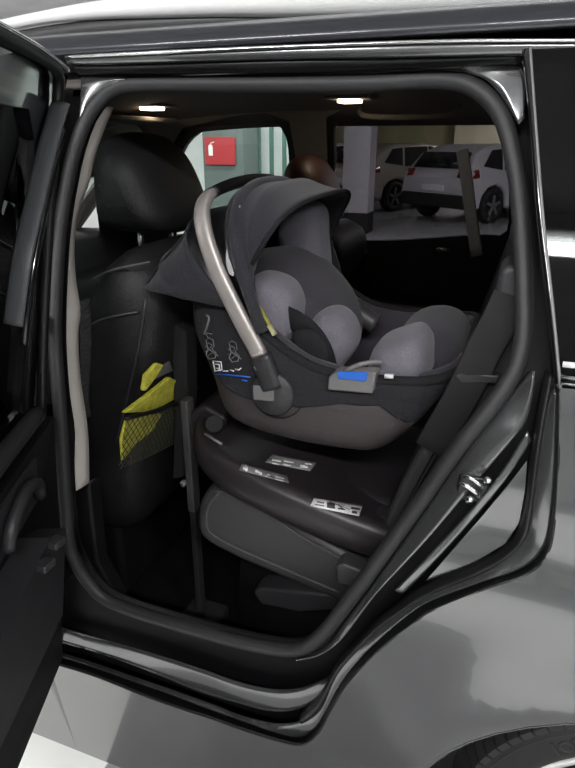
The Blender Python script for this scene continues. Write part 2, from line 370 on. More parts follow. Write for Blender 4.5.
def parked_car(loc, rot, paint, label):
    r = empty('parked_car', loc, label, 'car', 'parked cars beyond the far window')
    o = org(r)
    def W(z): return 0.86 if z < .80 else 0.86-.36*(z-.80)
    prof = [(-2.0, .32), (-2.03, .6), (-1.95, .80), (-1.1, .95), (-.45, 1.38), (.3, 1.45), (1.3, 1.42), (1.72, 1.28), (1.98, .98), (2.05, .9), (2.08, .5), (2.0, .3),
            (1.72, .26), (1.66, .52), (1.5, .66), (1.3, .71), (1.1, .66), (.94, .52), (.9, .26), (-.9, .26), (-.94, .52), (-1.1, .66), (-1.3, .71), (-1.5, .66), (-1.66, .52), (-1.72, .26)]
    n = len(prof)
    v = [(x, -W(z), z) for x, z in prof]+[(x, W(z), z) for x, z in prof]
    f = [tuple(range(n)), tuple(range(2*n-1, n-1, -1))]+[(i, (i+1) % n, n+(i+1) % n, n+i) for i in range(n)]
    A = lambda vv: [Vector(q)+o for q in vv]
    mesh('body', A(v), f, paint, r, bevel=.07, seg=4)
    for s in (-1, 1):
        for pl in ([(-.98, .96), (-.42, 1.33), (.10, 1.38), (.10, .95)], [(.17, .95), (.17, 1.38), (.9, 1.36), (1.0, .97)], [(1.07, .98), (.98, 1.355), (1.3, 1.33), (1.62, 1.05)]):
            w_ = [(x, s*(W(z)+.006), z) for x, z in pl]+[(x, s*(W(z)-.02), z) for x, z in pl]
            mesh('side_window', A(w_), [(0, 1, 2, 3), (7, 6, 5, 4), (0, 1, 5, 4), (1, 2, 6, 5), (2, 3, 7, 6), (3, 0, 4, 7)], M['cglass'], r, smooth=False)
        vt, ft = revolveg([(.0, s*.845), (.2, s*.85), (.215, s*.84)], 0, 0, 24)
        for wx in (-1.3, 1.3):
            tv, tf = revolveg([(.12, s*.65), (.31, s*.65), (.33, s*.69), (.33, s*.81), (.31, s*.85), (.22, s*.855), (.21, s*.83), (.0, s*.83)], wx, .33, 32)
            wh = mesh('wheel', A(tv), tf, M['tyre'], r)
            sp = []
            for q in range(5):
                a = q*2*PI/5+.3; sp.append(slabg([(wx+.03*math.cos(a+1.5), .33+.03*math.sin(a+1.5)), (wx+.2*math.cos(a+.12), .33+.2*math.sin(a+.12)), (wx+.2*math.cos(a-.12), .33+.2*math.sin(a-.12)), (wx+.03*math.cos(a-1.5), .33+.03*math.sin(a-1.5))], s*.835, s*.86))
            sv, sf = join(sp); mesh('spokes', A(sv), sf, M['grey'], wh, smooth=False)
        mesh('tail_lamp', A(slabg([(0, .86), (0, 1.06), (.01, 1.07), (.01, .86)], 0, 1)[0] and [(1.9, s*.56, .88), (2.10, s*.56, .86), (2.04, s*.56, .99), (1.9, s*.6, 1.02), (1.8, s*.85, .86), (2.04, s*.80, .84), (1.98, s*.77, .98), (1.8, s*.81, 1.0)]),
             [(0, 1, 2, 3), (4, 5, 6, 7), (0, 1, 5, 4), (1, 2, 6, 5), (2, 3, 7, 6), (3, 0, 4, 7)], M['tail'], r)
        mesh('mirror', A(boxg(-.72, -.52, s*.9-.09, s*.9+.09, .93, 1.06)[0]), boxg(0, 1, 0, 1, 0, 1)[1], paint, r, bevel=.04)
    mesh('rear_window', A([(1.985, -.62, 1.02), (1.985, .62, 1.02), (1.76, .56, 1.30), (1.76, -.56, 1.30), (1.94, -.62, 1.0), (1.94, .62, 1.0), (1.7, .56, 1.27), (1.7, -.56, 1.27)]),
         [(0, 1, 2, 3), (7, 6, 5, 4), (0, 1, 5, 4), (1, 2, 6, 5), (2, 3, 7, 6), (3, 0, 4, 7)], M['cglass'], r)
    mesh('windscreen', A([(-1.0, -.72, 1.01), (-1.0, .72, 1.01), (-.5, .62, 1.365), (-.5, -.62, 1.365), (-.9, -.72, .98), (-.9, .72, .98), (-.45, .62, 1.32), (-.45, -.62, 1.32)]),
         [(0, 1, 2, 3), (7, 6, 5, 4), (0, 1, 5, 4), (1, 2, 6, 5), (2, 3, 7, 6), (3, 0, 4, 7)], M['cglass'], r)
    mesh('bumper', A(boxg(2.0, 2.13, -.80, .80, .30, .55)[0]), boxg(0, 1, 0, 1, 0, 1)[1], M['black'], r, bevel=.05)
    mesh('number_plate', A(boxg(2.07, 2.105, -.26, .26, .60, .71)[0]), boxg(0, 1, 0, 1, 0, 1)[1], M['white'], r, bevel=.004)
    r.rotation_euler = (0, 0, rot); r.scale = (.93, .95, .93)
    return r

def gp(px, py):
    d = ray(px, py); t = -CAM.z/d.z; return CAM+d*t
g = gp(430, 222); ra = math.radians(-124)
for k_, pt, lab in [(0, 'carw', 'white parked hatchback seen from behind, right of the pillar'),
                    (1, 'cars', 'pale parked car partly hidden between the pillar and the white hatchback'),
                    (2, 'carw', 'white parked car behind the left edge of the grey pillar')]:
    parked_car((g.x-1.93*math.cos(ra)+k_*2.45*math.sin(ra), g.y-1.93*math.sin(ra)-k_*2.45*math.cos(ra), 0), ra, M[pt], lab)

# ================================================================ the near car
car = empty('car', (-0.4, 0.9, 0), 'dark grey car with its rear side door open, filling the picture', 'car')

# contours of the door aperture, measured on the side of the body
C1 = [(40, 659), (62, 666), (97, 677), (155, 700), (212, 719), (240, 729), (275, 740), (302, 745), (318, 735), (330, 714), (344, 690), (365, 665), (386, 644), (414, 623), (431, 611), (482, 590), (529, 573), (548, 553), (555, 519), (558, 472), (559.5, 420), (560, 388)]
C2 = [(40, 650), (65, 658), (97, 668), (155, 689), (212, 710), (240, 720), (275, 732), (299, 737), (315, 728), (326, 711), (341, 684), (362, 657), (386, 634), (410, 614), (431, 601), (482, 582), (522, 568), (543, 549), (551, 519), (555, 472), (556, 420), (556, 388)]
C3 = [(40, 646), (66, 654), (97, 664), (155, 684), (212, 704), (240, 715), (275, 723), (303, 720), (320, 706), (334, 675), (350, 654), (379, 626), (407, 605), (440, 587), (482, 570), (509, 553), (526, 533), (532, 499), (538, 455), (546, 407), (553, 386)]
JS_L = [(296, 659), (313, 653), (330, 641.7), (354.8, 608.7), (380, 575), (422, 515), (465, 454.7), (500, 410), (531, 370)]
JS_R = [(296, 660), (320, 655), (341, 640), (365, 608.7), (380, 590), (424, 543), (465, 495), (512, 440), (526, 421), (532.5, 395), (534, 371)]
SEAL = [(140, 84), (215, 84), (290, 84), (370, 83), (440, 80), (475, 88), (501, 115), (515, 165), (521, 218), (524, 290), (522, 345), (506, 386), (457, 449), (414, 510), (372, 569), (347, 603), (322, 634), (298, 649), (260, 646), (193, 629), (116, 604), (90, 584), (71, 550), (66, 505), (60, 410), (55, 340), (56, 290), (60, 230), (68, 180), (76, 146), (88, 116), (106, 94), (122, 86)]

# outer skin, quarter panel and rocker
def toS(pts, d=0): return [(p.x, p.z) for p in (ats(a, b, d) for a, b in pts)]
c1w = [(p.x, p.y) for p in cr([Vector(q) for q in toS(C1)], 110)]
zb_ = c1w[0][1]; xl = -0.80
glassbot = toS([(560, 388)])[0]
outer = [(xl, 0.19), (WX-WR-.02, 0.19)]
a0 = math.asin((0.19-WC)/WR)
outer = [(xl, 0.08), (-.12, .08), (-.08, .12)]+[(WX+WR*math.cos(PI-a0-(PI-2*a0)*i/30), WC+WR*math.sin(PI-a0-(PI-2*a0)*i/30)) for i in range(31)]
gx, gz = c1w[-1]
outer += [(1.15, 0.19), (1.22, .6), (1.15, 1.0), (1.0, gz+.03), (gx+.4, gz+.012), (gx+.1, gz+.004)]
outer += c1w[::-1] + [(xl, zb_)]
sheet('quarter_panel', outer, [], S, M['paint'], car, step=.03, solid=.004, off=0)
# wheel arch return and liner
v, f = [], []
for i in range(31):
    a = PI-a0-(PI-2*a0)*i/30
    for dy, rr in ((0, WR), (.012, WR-.012), (.05, WR-.015)):
        x = WX+rr*math.cos(a); z = WC+rr*math.sin(a); v.append((x, S(WX+WR*math.cos(a), WC+WR*math.sin(a))+dy, z))
for i in range(30):
    for j in range(2): f.append((i*3+j, i*3+j+1, i*3+j+4, i*3+j+3))
mesh('arch_lip', v, f, M['paint'], car, solid=.002)
v, f = revolveg([(WR-.014, .03), (WR-.01, .36), (.1, .36)], WX, WC, 48)
ff = [q for q in f if min(v[i][2] for i in q) > .18]
mesh('wheel_well', v, ff, M['well'], car, solid=.003)

# jamb ring behind the seals, body paint turned black for the dark it reflects
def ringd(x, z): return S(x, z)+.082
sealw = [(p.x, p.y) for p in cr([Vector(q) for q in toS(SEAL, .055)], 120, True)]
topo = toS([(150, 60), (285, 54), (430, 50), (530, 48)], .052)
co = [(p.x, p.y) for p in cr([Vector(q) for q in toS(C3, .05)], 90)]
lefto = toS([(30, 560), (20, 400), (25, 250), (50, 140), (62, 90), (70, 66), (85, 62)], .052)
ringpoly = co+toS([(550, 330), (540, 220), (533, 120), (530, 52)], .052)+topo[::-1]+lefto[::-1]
sheet('door_jamb', ringpoly, [sealw], ringd, M['jambdk'], car, step=.025, solid=.003, off=0)
band('gap_seal', C1, .0, C2, .03, M['rubberdk'], car, n=150, bulge=.003)
band('jamb_flange', C2, .020, C3, .030, M['paint'], car, n=150, c=6, bulge=.002)
C4 = [(300, 712), (322, 690), (338, 662), (352, 645), (379, 616), (405, 596), (424, 583), (471, 564), (505, 545), (519, 525), (526, 499), (531, 455), (538, 407), (546, 370)]
C3b = [(303, 720), (320, 706), (334, 675), (350, 654), (379, 626), (407, 605), (440, 587), (482, 570), (509, 553), (526, 533), (532, 499), (538, 455), (546, 407), (553, 372)]
band('jamb_seal', [(x+1, y+1) for x, y in C3b], .03, C4, .045, M['rubberdk'], car, n=110, bulge=.012)
# painted triangle
tri = toS([(426, 580), (471.5, 563), (505, 543), (519, 522), (525, 490), (527, 460), (510, 482), (480, 518), (452, 550)], .046)
sheet('jamb_gusset', tri, [], lambda x, z: S(x, z)+.044, M['paint'], car, step=.02, solid=.004, off=0, bevel=.003)
band('jamb_face', JS_L, .058, JS_R, .046, M['paint'], car, n=70, bulge=.0015)
ld_ = [(x+9, y+9) for x, y in JS_R[3:]]
band('jamb_ridge', [(395, 590), (424, 560), (465, 516), (500, 474), (528, 430)], .044, [(402, 594), (430, 566), (471, 521), (505, 480), (531, 440)], .044, M['paint'], car, n=40, bulge=.001)
# sill step
SS_T = [(40, 621), (75, 631), (100, 638), (150, 652), (200, 668), (240, 682), (275, 689), (303, 687), (329, 677)]
SS_B = [(40, 634), (68, 644), (100, 653), (150, 671), (200, 691), (240, 703), (268, 710), (292, 710), (313, 702), (324, 690), (329, 679)]
band('sill_step', SS_T, .054, SS_B, .042, M['paint'], car, n=60, bulge=.002)
# corners of the frame
band('frame_corner', [(82, 77), (95, 78), (125, 79)], .045, [(79, 128), (90, 100), (122, 80)], .05, M['paint'], car, n=20)
band('frame_corner', [(460, 67), (490, 63), (522, 62), (524, 118)], .045, [(466, 72), (486, 80), (503, 98), (519, 125)], .05, M['paint'], car, n=24)
# top strips
band('drip_moulding', [(68, 57), (150, 53), (285, 47), (430, 42), (525, 41), (640, 41)], .006, [(68, 65), (150, 63), (285, 59), (430, 57), (525, 55), (640, 55)], .012, M['paint'], car, n=60, bulge=.003)
band('roof_moulding', [(66, 56), (150, 51.5), (285, 45.5), (430, 40.5), (525, 39.5), (640, 39.5)], .0, [(66, 58), (150, 54), (285, 48), (430, 42.5), (525, 41.5), (640, 41.5)], .0, M['chrome'], car, n=60, bulge=.002)
band('frame_seal', [(76, 66), (150, 64), (285, 60), (430, 58), (521, 56)], .02, [(80, 74), (150, 73), (285, 72), (430, 67), (521, 62)], .04, M['rubberdk'], car, n=60, bulge=.008)
# door seal
sp = cr([ats(x, y, .06) for x, y in SEAL], 200, True)
tube('weatherstrip', sp, .0125, M['rubber'], car, k=12, closed=True)
# C pillar trim with bright edge
band('pillar_trim', [(523, 50), (531, 130), (538, 220), (547, 300), (556, 388)], .004, [(530, 48), (536, 130), (543, 220), (552, 305), (560, 388)], .0, M['blackpaint'], car, n=40, bulge=.003)
band('pillar_moulding', [(529.5, 48), (535.5, 130), (542.5, 220), (551.5, 305), (559.5, 388)], .0, [(530.4, 48), (536.4, 130), (543.6, 220), (553, 305), (561, 388)], .0, M['grey'], car, n=40, bulge=.002)
pt0 = [ats(x, y, .0) for x, y in [(531, 49), (537, 130), (544.5, 220), (554, 305), (561, 376)]]
qg = [(p.x, p.z) for p in pt0]; qx, qz = qg[-1]
gl = qg+[(qx+.5, qz+.0), (.85, qz+.06), (.62, 1.48), (.3, qg[0][1])]
sheet('quarter_glass', gl, [], lambda x, z: S(x, z)+.003, M['darkglass'], car, step=.06, solid=.003, off=0)
sheet('quarter_trim_panel', [(a+.02 if a < .05 else a, b) for a, b in gl], [], lambda x, z: S(x, z)+.07, M['trim'], car, step=.1)
v = []; sill = [(qx+.0, qz+.004), (qx+.1, qz+.004), (qx+.5, qz+.01), (.9, qz+.06)]
tube('window_moulding', [(x, S(x, z-.004)-.002, z-.008) for x, z in sill], .007, M['chrome'], car, n=20)
# parking sticker in the rear glass
k0 = ats(563, 361, .001); k1 = ats(600, 371, .001)
mesh('glass_sticker', [(k0.x, k0.y-.001, k0.z), (k0.x+.05, k0.y-.001, k0.z), (k0.x+.05, k0.y-.001+S(0, k1.z)-S(0, k0.z), k1.z), (k0.x, k0.y-.001+S(0, k1.z)-S(0, k0.z), k1.z)], [(0, 1, 2, 3)], M['white'], car, solid=.0006)
# striker
sc = ats(474, 487, .05)
st = box('striker', sc.x-.022, sc.x+.02, sc.y-.004, sc.y+.004, sc.z-.022, sc.z+.018, M['rubberdk'], car, bevel=.005)
a = ats(464, 483, .03); b_ = ats(482, 493, .03)
tube('striker_loop', [ats(460, 482, .05), ats(462, 483, .012), ats(470, 488, .008), ats(477, 494, .012), ats(478, 497, .05)], .0035, M['chrome'], st, n=24)
tube('striker_loop', [ats(463, 477, .05), ats(466, 476, .014), ats(474, 480, .010), ats(481, 486, .014), ats(483, 489, .05)], .0028, M['chrome'], st, n=24)
for q in ((470, 499), (488, 480)):
    p = ats(*q, .04); mesh('bolt', *tubeg([p+Vector((0, .006, 0)), p-Vector((0, .006, 0))], .006, 8), M['chrome'], st)

# roof
zr = 1.532
prof = [(.213, 1.530), (.216, 1.540), (.226, 1.552), (.25, 1.563), (.33, 1.573), (.5, 1.588), (.9, 1.60)]
prof = prof+[(1.8-y, z) for y, z in prof[-2::-1]]
v, f = [], []; k = len(prof); NX = 24
for i in range(NX+1):
    x = -1.55+2.75*i/NX; dz = -.055*max(0, (-x-.7)/.85)**2-.03*max(0, (x-.3)/.9)**2
    for y, z in prof: v.append((x, y, z+dz))
for i in range(NX):
    for j in range(k-1): f.append((i*k+j, i*k+j+1, (i+1)*k+j+1, (i+1)*k+j))
mesh('roof_panel', v, f, mat('roof_reflected_dark', (.035, .036, .045), .3, .3, .5), car, solid=.01, off=0)  # dark colour stands in for the ceiling reflected in the roof edge
rlp = [at(*q, .30) for q in ((-40, 36), (20, 22), (60, 15), (100, 10), (156, 6), (220, 2), (290, -1), (430, -8), (575, -16), (700, -18))]
rr_ = cr(rlp, 60)
tube('roof_rail', rr_, [.010+.017*min(1, max(0, (p.x+.85)/.55)) for p in rr_], M['rail'], car, k=14, flat=1.0)
tube('rail_plinth', [p-Vector((0, -.014, .024)) for p in rr_], .014, M['greyd'], car)
# headliner and cant trim
v, f = [], []
hp = [(.25, 1.485), (.30, 1.51), (.45, 1.525), (.9, 1.535), (1.35, 1.525), (1.5, 1.50), (1.56, 1.45)]
for i in range(NX+1):
    x = -1.45+2.6*i/NX; dz = -.05*max(0, (-x-.8)/.7)**2
    for y, z in hp: v.append((x, y, z+dz))
k = len(hp)
for i in range(NX):
    for j in range(k-1): f.append((i*k+j, i*k+j+1, (i+1)*k+j+1, (i+1)*k+j))
mesh('headliner', v, f, M['headl'], car, solid=.008, off=0)
# B pillar trim (light)
bt = [(106, 106), (91, 129), (79, 161), (74, 185), (64, 237), (59, 291), (63, 328), (66, 365), (70, 422), (75, 491), (82, 488), (89, 482), (87.5, 416), (83, 418), (78, 376), (77, 328), (80, 309), (75.5, 279), (74, 244), (79, 210), (89, 182), (94, 158), (104, 129), (113, 107)]
BL = bt[:10]; BR = [(89, 482), (87.5, 430), (80, 376), (78, 335), (80, 309), (75.5, 279), (74, 244), (79, 210), (89, 182), (94, 158), (104, 129), (113, 107)][::-1]
band('pillar_cover', BL, .10, BR, .125, M['beige'], car, n=60, bulge=.012)
slab('pillar_base_trim', xz([(72, 491), (92, 482), (100, 560), (122, 600), (84, 585), (70, 545)], .13), .12, .16, M['trim'], car, bevel=.008)
# belt by the B pillar
tube('front_seat_belt', [at(84, 300, .2), at(86, 345, .2), at(84, 395, .19), at(86, 418, .18)], .018, M['web'], car, n=16, flat=.1)
# floor pan, sill trim, far door, dash
box('floor_pan', -1.9, .9, .08, 1.7, .26, .30, M['carpet'], car)
box('rear_firewall', -.12, .0, .12, 1.68, .3, .55, M['carpet'], car)
slab('sill_trim', [(-.82, .30), (-.82, .455), (-.78, .45), (.1, .45), (.3, .6), (.3, .3)], .10, .17, M['trim'], car, bevel=.01)
FY = 1.56
fw = xz([(336, 236), (335, 160), (336, 128), (343, 119), (365, 117), (440, 115), (492, 113), (503, 122), (507, 160), (509, 205), (505, 234), (480, 236)], FY)
ff_ = xz([(170, 300), (176, 176), (182, 154), (194, 138), (210, 130), (240, 125), (270, 121), (283, 128), (289, 145), (290, 190), (292, 300)], FY)
fwz = [(p.x, p.y) for p in cr([Vector(q) for q in fw], 60, True)]
ffz = [(p.x, p.y) for p in cr([Vector(q) for q in ff_], 60, True)]
def farS(x, z): return FY+.02-.30*max(0, z-1.1)*0.4
outl = [(-1.75, .3), (.9, .3), (.9, 1.56), (-1.35, 1.56), (-1.5, 1.46), (-1.75, 1.15)]
pan = sheet('far_side_trim', outl, [fwz, ffz], farS, [M['trim']], car, step=.07, solid=.03, off=1)
sheet('far_side_glass', [(a, b) for a, b in fwz], [], lambda x, z: farS(x, z)+.03, M['tintg'], car, step=.2, solid=.003)
sheet('far_side_glass', [(a, b) for a, b in ffz], [], lambda x, z: farS(x, z)+.03, M['winglass'], car, step=.2, solid=.003)
# pale pillar / cant rail covers above the far windows
ct = sheet('far_cant_trim', xz([(170, 150), (186, 128), (240, 116), (270, 113), (292, 122), (300, 180), (328, 180), (328, 118), (345, 110), (495, 106), (515, 120), (516, 90), (300, 86), (150, 92), (150, 150)], FY-.03), [], lambda x, z: farS(x, z)-.035, M['headl'], car, step=.06, solid=.01)
# far door armrest and details
box('far_armrest', -.95, -.25, 1.46, 1.55, .78, .84, M['trim'], car, bevel=.02)
for a_ in ((362, 252), (443, 251)):
    p = at(*a_, 1.52); tube('door_glint', [p+Vector((-.02, .0, 0)), p+Vector((0, -.012, .006)), p+Vector((.02, 0, 0))], .009, M['chrome'], car, n=8)  # chrome bits put in for the small glints on the far door
# windscreen and dash
dsh = mesh('dashboard', *slabg([(-1.95, .5), (-1.45, .5), (-1.38, .75), (-1.42, .95), (-1.62, 1.03), (-1.95, 1.02)], .1, 1.7), M['trim'], car, bevel=.04)
mesh('windscreen', [(-2.0, .12, 1.02), (-2.0, 1.68, 1.02), (-1.42, 1.52, 1.475), (-1.42, .28, 1.475)], [(0, 1, 2, 3)], M['winglass'], car, solid=.004)
for a_, b_ in (((-2.0, .12, 1.0), (-1.42, .26, 1.49)), ((-2.0, 1.68, 1.0), (-1.42, 1.54, 1.49))):
    tube('windscreen_pillar', [a_, b_], .035, M['beige'], car, k=10)
tube('windscreen_header', [(-1.45, .25, 1.49), (-1.47, .9, 1.50), (-1.45, 1.55, 1.49)], .03, M['headl'], car, n=12)
for y0 in (.34, 1.0): box('sun_visor', -1.42, -1.22, y0, y0+.42, 1.455, 1.475, M['headl'], car, bevel=.01)
# dome lamps
for (a_, b_, hz) in ((152, 107, 1.505), (350, 99.5, 1.515)):
    d = ray(a_, b_); t_ = (hz-CAM.z)/d.z; p = CAM+d*t_
    L = empty('dome_lamp', p, parent=car)
    box('lamp_bezel', p.x-.07, p.x+.07, p.y-.06, p.y+.06, p.z-.0, p.z+.025, M['headl'], L, bevel=.008)
    box('lamp_lens', p.x-.032, p.x+.032, p.y-.03, p.y+.03, p.z-.010, p.z+.004, M['dome'], L, bevel=.004)
p = at(405, 100, 1.35); tube('grab_handle', [(p.x-.16, 1.42, 1.50), (p.x-.14, 1.40, 1.475), (p.x, 1.39, 1.468), (p.x+.14, 1.40, 1.475), (p.x+.16, 1.42, 1.5)],   .009, M['headl'], car, n=20)
# front door skin of the near side and its glass, beyond the B pillar
sheet('front_door_skin', [(-1.75, .08), (-.80, .08), (-.80, 1.0), (-1.75, .98)], [], S, M['paint'], car, step=.08, solid=.004)
sheet('front_door_glass', [(-1.6, 1.0), (-.83, 1.0), (-.80, 1.47), (-1.25, 1.47)], [], lambda x, z: S(x, z)+.02, M['winglass'], car, step=.1, solid=.003)
sheet('front_door_card', [(-1.75, .3), (-.84, .3), (-.84, 1.02), (-1.75, 1.0)], [], lambda x, z: S(x, z)+.09, M['trim'], car, step=.1, solid=.02)
box('pillar_skin', -.87, -.80, .05, .09, .26, 1.0, M['blackpaint'], car)
mesh('pillar_skin', [(-.87, .05, 1.0), (-.80, .05, 1.0), (-.74, .22, 1.50), (-.82, .22, 1.50)], [(0, 1, 2, 3)], M['blackpaint'], car, solid=.03)

# rear wheel
wh = empty('wheel', (WX, .14, WC), parent=car)
RT = .320; y0 = .052
tp = [(.225, y0+.02), (.240, y0+.004), (.262, y0-.006), (.288, y0-.004), (.304, y0+.008), (.314, y0+.03), (.318, y0+.06), (.318, y0+.17), (.312, y0+.2), (.29, y0+.222), (.22, y0+.2)]
ty = mesh('tyre', *revolveg(tp, WX, WC, 96), M['tyre'], wh)
parts = []
for i in range(76):
    a = 2*PI*i/76
    for (ya, yb, sh) in ((y0+.002, y0+.05, 0), (y0+.056, y0+.10, .3), (y0+.106, y0+.15, .6), (y0+.156, y0+.2, .2)):
        w_ = 2*PI/76*.40; a2 = a+sh*2*PI/76; ra = RT-.022 if ya < y0+.02 else RT-.001
        q = []
        for yy, r_ in ((ya, ra), (yb, RT-.001)):
            for r2 in (r_-.006, r_+.009):
                for da in (-w_, w_): q.append((WX+r2*math.cos(a2+da), yy, WC+r2*math.sin(a2+da)))
        parts.append((q, [(0, 1, 3, 2), (4, 5, 7, 6), (0, 1, 5, 4), (2, 3, 7, 6), (0, 2, 6, 4), (1, 3, 7, 5)]))
tr = mesh('tread', *join(parts), M['tyrel'], ty, smooth=False); tr['kind'] = 'stuff'
# raised lettering ring marks: round emblem with brackets
parts = []
def sidept(ang, r): return (WX+r*math.cos(ang), y0-.006, WC+r*math.sin(ang))
ca, crr = math.radians(128), .272
for (aa, rr, r1) in ((0, .009, .0022),):
    pts = [(WX+crr*math.cos(ca)+rr*math.cos(t), y0-.005, WC+crr*math.sin(ca)+rr*math.sin(t)) for t in [2*PI*i/20 for i in range(20)]]
    parts.append(tubeg(pts, r1, 6, True))
for sgn in (-1, 1):
    pts = [sidept(ca+sgn*(.055+.012*math.cos(t)), crr+.013*math.sin(t)) for t in [-1.3+2.6*i/8 for i in range(9)]]
    parts.append(tubeg(pts, .002, 6))
parts.append(tubeg([sidept(math.radians(60+i*2), .276) for i in range(14)], .0015, 5))
for q in parts: mesh('tyre_emblem', *q, M['tyrel'], ty)
mesh('tyre_rib', *tubeg([(WX+.290*math.cos(t), y0-.001, WC+.290*math.sin(t)) for t in [2*PI*i/96 for i in range(96)]], .002, 6, True), M['tyrel'], ty)
rim = mesh('rim', *revolveg([(.241, y0+.004), (.234, y0-.003), (.224, y0+.008), (.216, y0+.06), (.214, y0+.15)], WX, WC, 64), M['alloy'], wh)
parts = []
for i in range(5):
    a = math.radians(90)+2*PI*i/5
    for s in (-.16, .16):
        pts = [Vector((WX+.03*math.cos(a), y0+.02, WC+.03*math.sin(a))), Vector((WX+.12*math.cos(a+s*.7), y0+.0, WC+.12*math.sin(a+s*.7))), Vector((WX+.228*math.cos(a+s*1.3), y0+.004, WC+.228*math.sin(a+s*1.3)))]
        parts.append(tubeg(cr(pts, 8), .016, 8))
parts.append(revolveg([(.0, y0+.0), (.05, y0+.004), (.055, y0+.03)], WX, WC, 24))
mesh('spokes', *join(parts), M['alloy'], rim)
mesh('brake_disc', *revolveg([(.04, y0+.09), (.15, y0+.09), (.15, y0+.11)], WX, WC, 40), M['greyd'], wh)

# the open rear door, hinged at the pillar
door = empty('rear_door', (-.76, .0, .40), parent=car)
def dp(u, z, o=0.0):                # u out from the hinge, z up, o = thickness out through the skin
    k = (z-.42)/(1.5-.42); k = max(0, k) ** 1.6
    h = Vector((-.752, .0, 0)).lerp(Vector((-.600, .056, 0)), k)
    d = Vector((.368, -.93, 0)).lerp(Vector((.49, -.872, 0)), k).normalized(); n = Vector((d.y, -d.x, 0))
    p = h+d*u+n*(o); return Vector((p.x, p.y, z))
def dpoly(name, uv, o0, o1, m, par, holes=[], step=.05, **k):
    loops = [uv]+holes; P, E = [], []
    for lp in loops:
        n0 = len(P); P += [Vector(q) for q in lp]; E += [(n0+i, n0+(i+1) % len(lp)) for i in range(len(lp))]
    z = .5
    while z < 1.5:
        for u in (.2, .4, .6, .8):
            if inside(u, z, uv) and not any(inside(u, z, h) for h in holes): P.append(Vector((u, z)))
        z += .13
    r = geometry.delaunay_2d_cdt(P, E, [], 0, 1e-5); ff = []
    for t in r[2]:
        cx = sum(r[0][i].x for i in t)/3; cz = sum(r[0][i].y for i in t)/3
        if inside(cx, cz, uv) and not any(inside(cx, cz, h) for h in holes): ff.append(tuple(t))
    n = len(r[0]); v = [dp(q.x, q.y, o0) for q in r[0]]+[dp(q.x, q.y, o1) for q in r[0]]
    ed = set((q[i], q[(i+1) % 3]) for q in ff for i in range(3))
    F_ = ff+[tuple(i+n for i in q[::-1]) for q in ff]+[(b, a, a+n, b+n) for a, b in ed if (b, a) not in ed]
    return mesh(name, v, F_, m, par, smooth=False, **k)
win = [(.10, 1.02), (.075, 1.2), (.09, 1.40), (.13, 1.435), (.5, 1.435), (.66, 1.40), (.75, 1.2), (.80, 1.02)]
frame = [(.0, .42), (-.01, .6), (.0, 1.0), (.0, 1.5), (.1, 1.505), (.6, 1.5), (.72, 1.44), (.84, 1.2), (.93, 1.0), (.93, .8), (.8, .6), (.66, .42)]
dpoly('door_frame', frame, .02, .06, M['blackpaint'], door, holes=[win])
dpoly('door_glass', win, .03, .034, glass('black_privacy_glass', (.02, .02, .022)), door)
card = [(.04, .46), (.035, .98), (.88, .98), (.86, .8), (.75, .62), (.62, .46)]
dpoly('door_card', card, -.015, .03, M['trim'], door)
dpoly('door_skin', [(.0, .42), (.0, .98), (.93, .98), (.93, .8), (.8, .6), (.66, .42)], .06, .11, M['paint'], door)
def dtube(name, uv, r, m, o, par, n=40, **k): return tube(name, [dp(u, z, o) for u, z in [(q.x, q.y) for q in cr([Vector(a) for a in uv], n)]], r, m, par, **k)
dtube('door_seal', [(.03, .44), (.022, .7), (.02, 1.0), (.02, 1.3), (.022, 1.46), (.06, 1.487), (.3, 1.49), (.6, 1.485), (.71, 1.42)], .008, M['rubberdk'], .01, door, n=60)
def dfind(px, py, o):
    best = None; d = ray(px, py).normalized()
    u, z = .1, 1.2; st_ = .2
    def err(u, z):
        p = dp(u, z, o)-CAM; return (p-d*p.dot(d)).length
    while st_ > 1e-4:
        c = min(((err(u+a*st_, z+b*st_), u+a*st_, z+b*st_) for a in (-1, 0, 1) for b in (-1, 0, 1)))
        if c[1] == u and c[2] == z: st_ /= 2
        u, z = c[1], c[2]
    return u, z
dtube('frame_trim', [dfind(*q, .005) for q in ((60, 104), (48, 145), (34, 205), (22, 260), (13, 325))], .014, mat('grey_seal_strip', (.09, .095, .1), .4), .005, door, flat=.3)
dtube('latch_strip', [dfind(*q, .0) for q in ((62, 130), (50, 180), (38, 240), (28, 300), (24, 345))], .006, M['blackpaint'], .0, door)
dtube('frame_edge', [(.0, 1.49), (.2, 1.495), (.5, 1.49)], .003, M['chrome'], .004, door)
dtube('window_grab_strip', [(.08, 1.005), (.3, 1.01), (.6, 1.01), (.86, .99)], .014, M['trim2'], .0, door)
ar = [(.14, .66), (.12, .82), (.2, .86), (.7, .84), (.8, .8), (.75, .72), (.4, .68)]
dpoly('armrest', ar, -.06, .0, M['trim2'], door)
dtube('pull_handle', [(.15, .90), (.17, .935), (.22, .95), (.27, .93), (.28, .90)], .009, M['trim2'], -.03, door, n=20)
dpoly('handle_cup', [(.13, .88), (.14, .96), (.29, .965), (.30, .88)], -.02, .0, M['trim2'], door)
for uu in (.2, .25): 
    q = dp(uu, .845, -.07); mesh('window_switch', *boxg(q.x-.01, q.x+.01, q.y-.012, q.y+.012, q.z, q.z+.012), M['trim2'], door, bevel=.003)
for hz in (.62, .94):
    q = Vector((-.765, .03, hz)); hg = box('hinge', q.x-.03, q.x+.02, q.y-.05, q.y+.03, q.z-.035, q.z+.035, M['blackpaint'], door, bevel=.008)
    mesh('hinge_pin', *tubeg([q+Vector((.012, -.035, -.042)), q+Vector((.012, -.035, .045))], .008, 10), M['chrome'], hg)
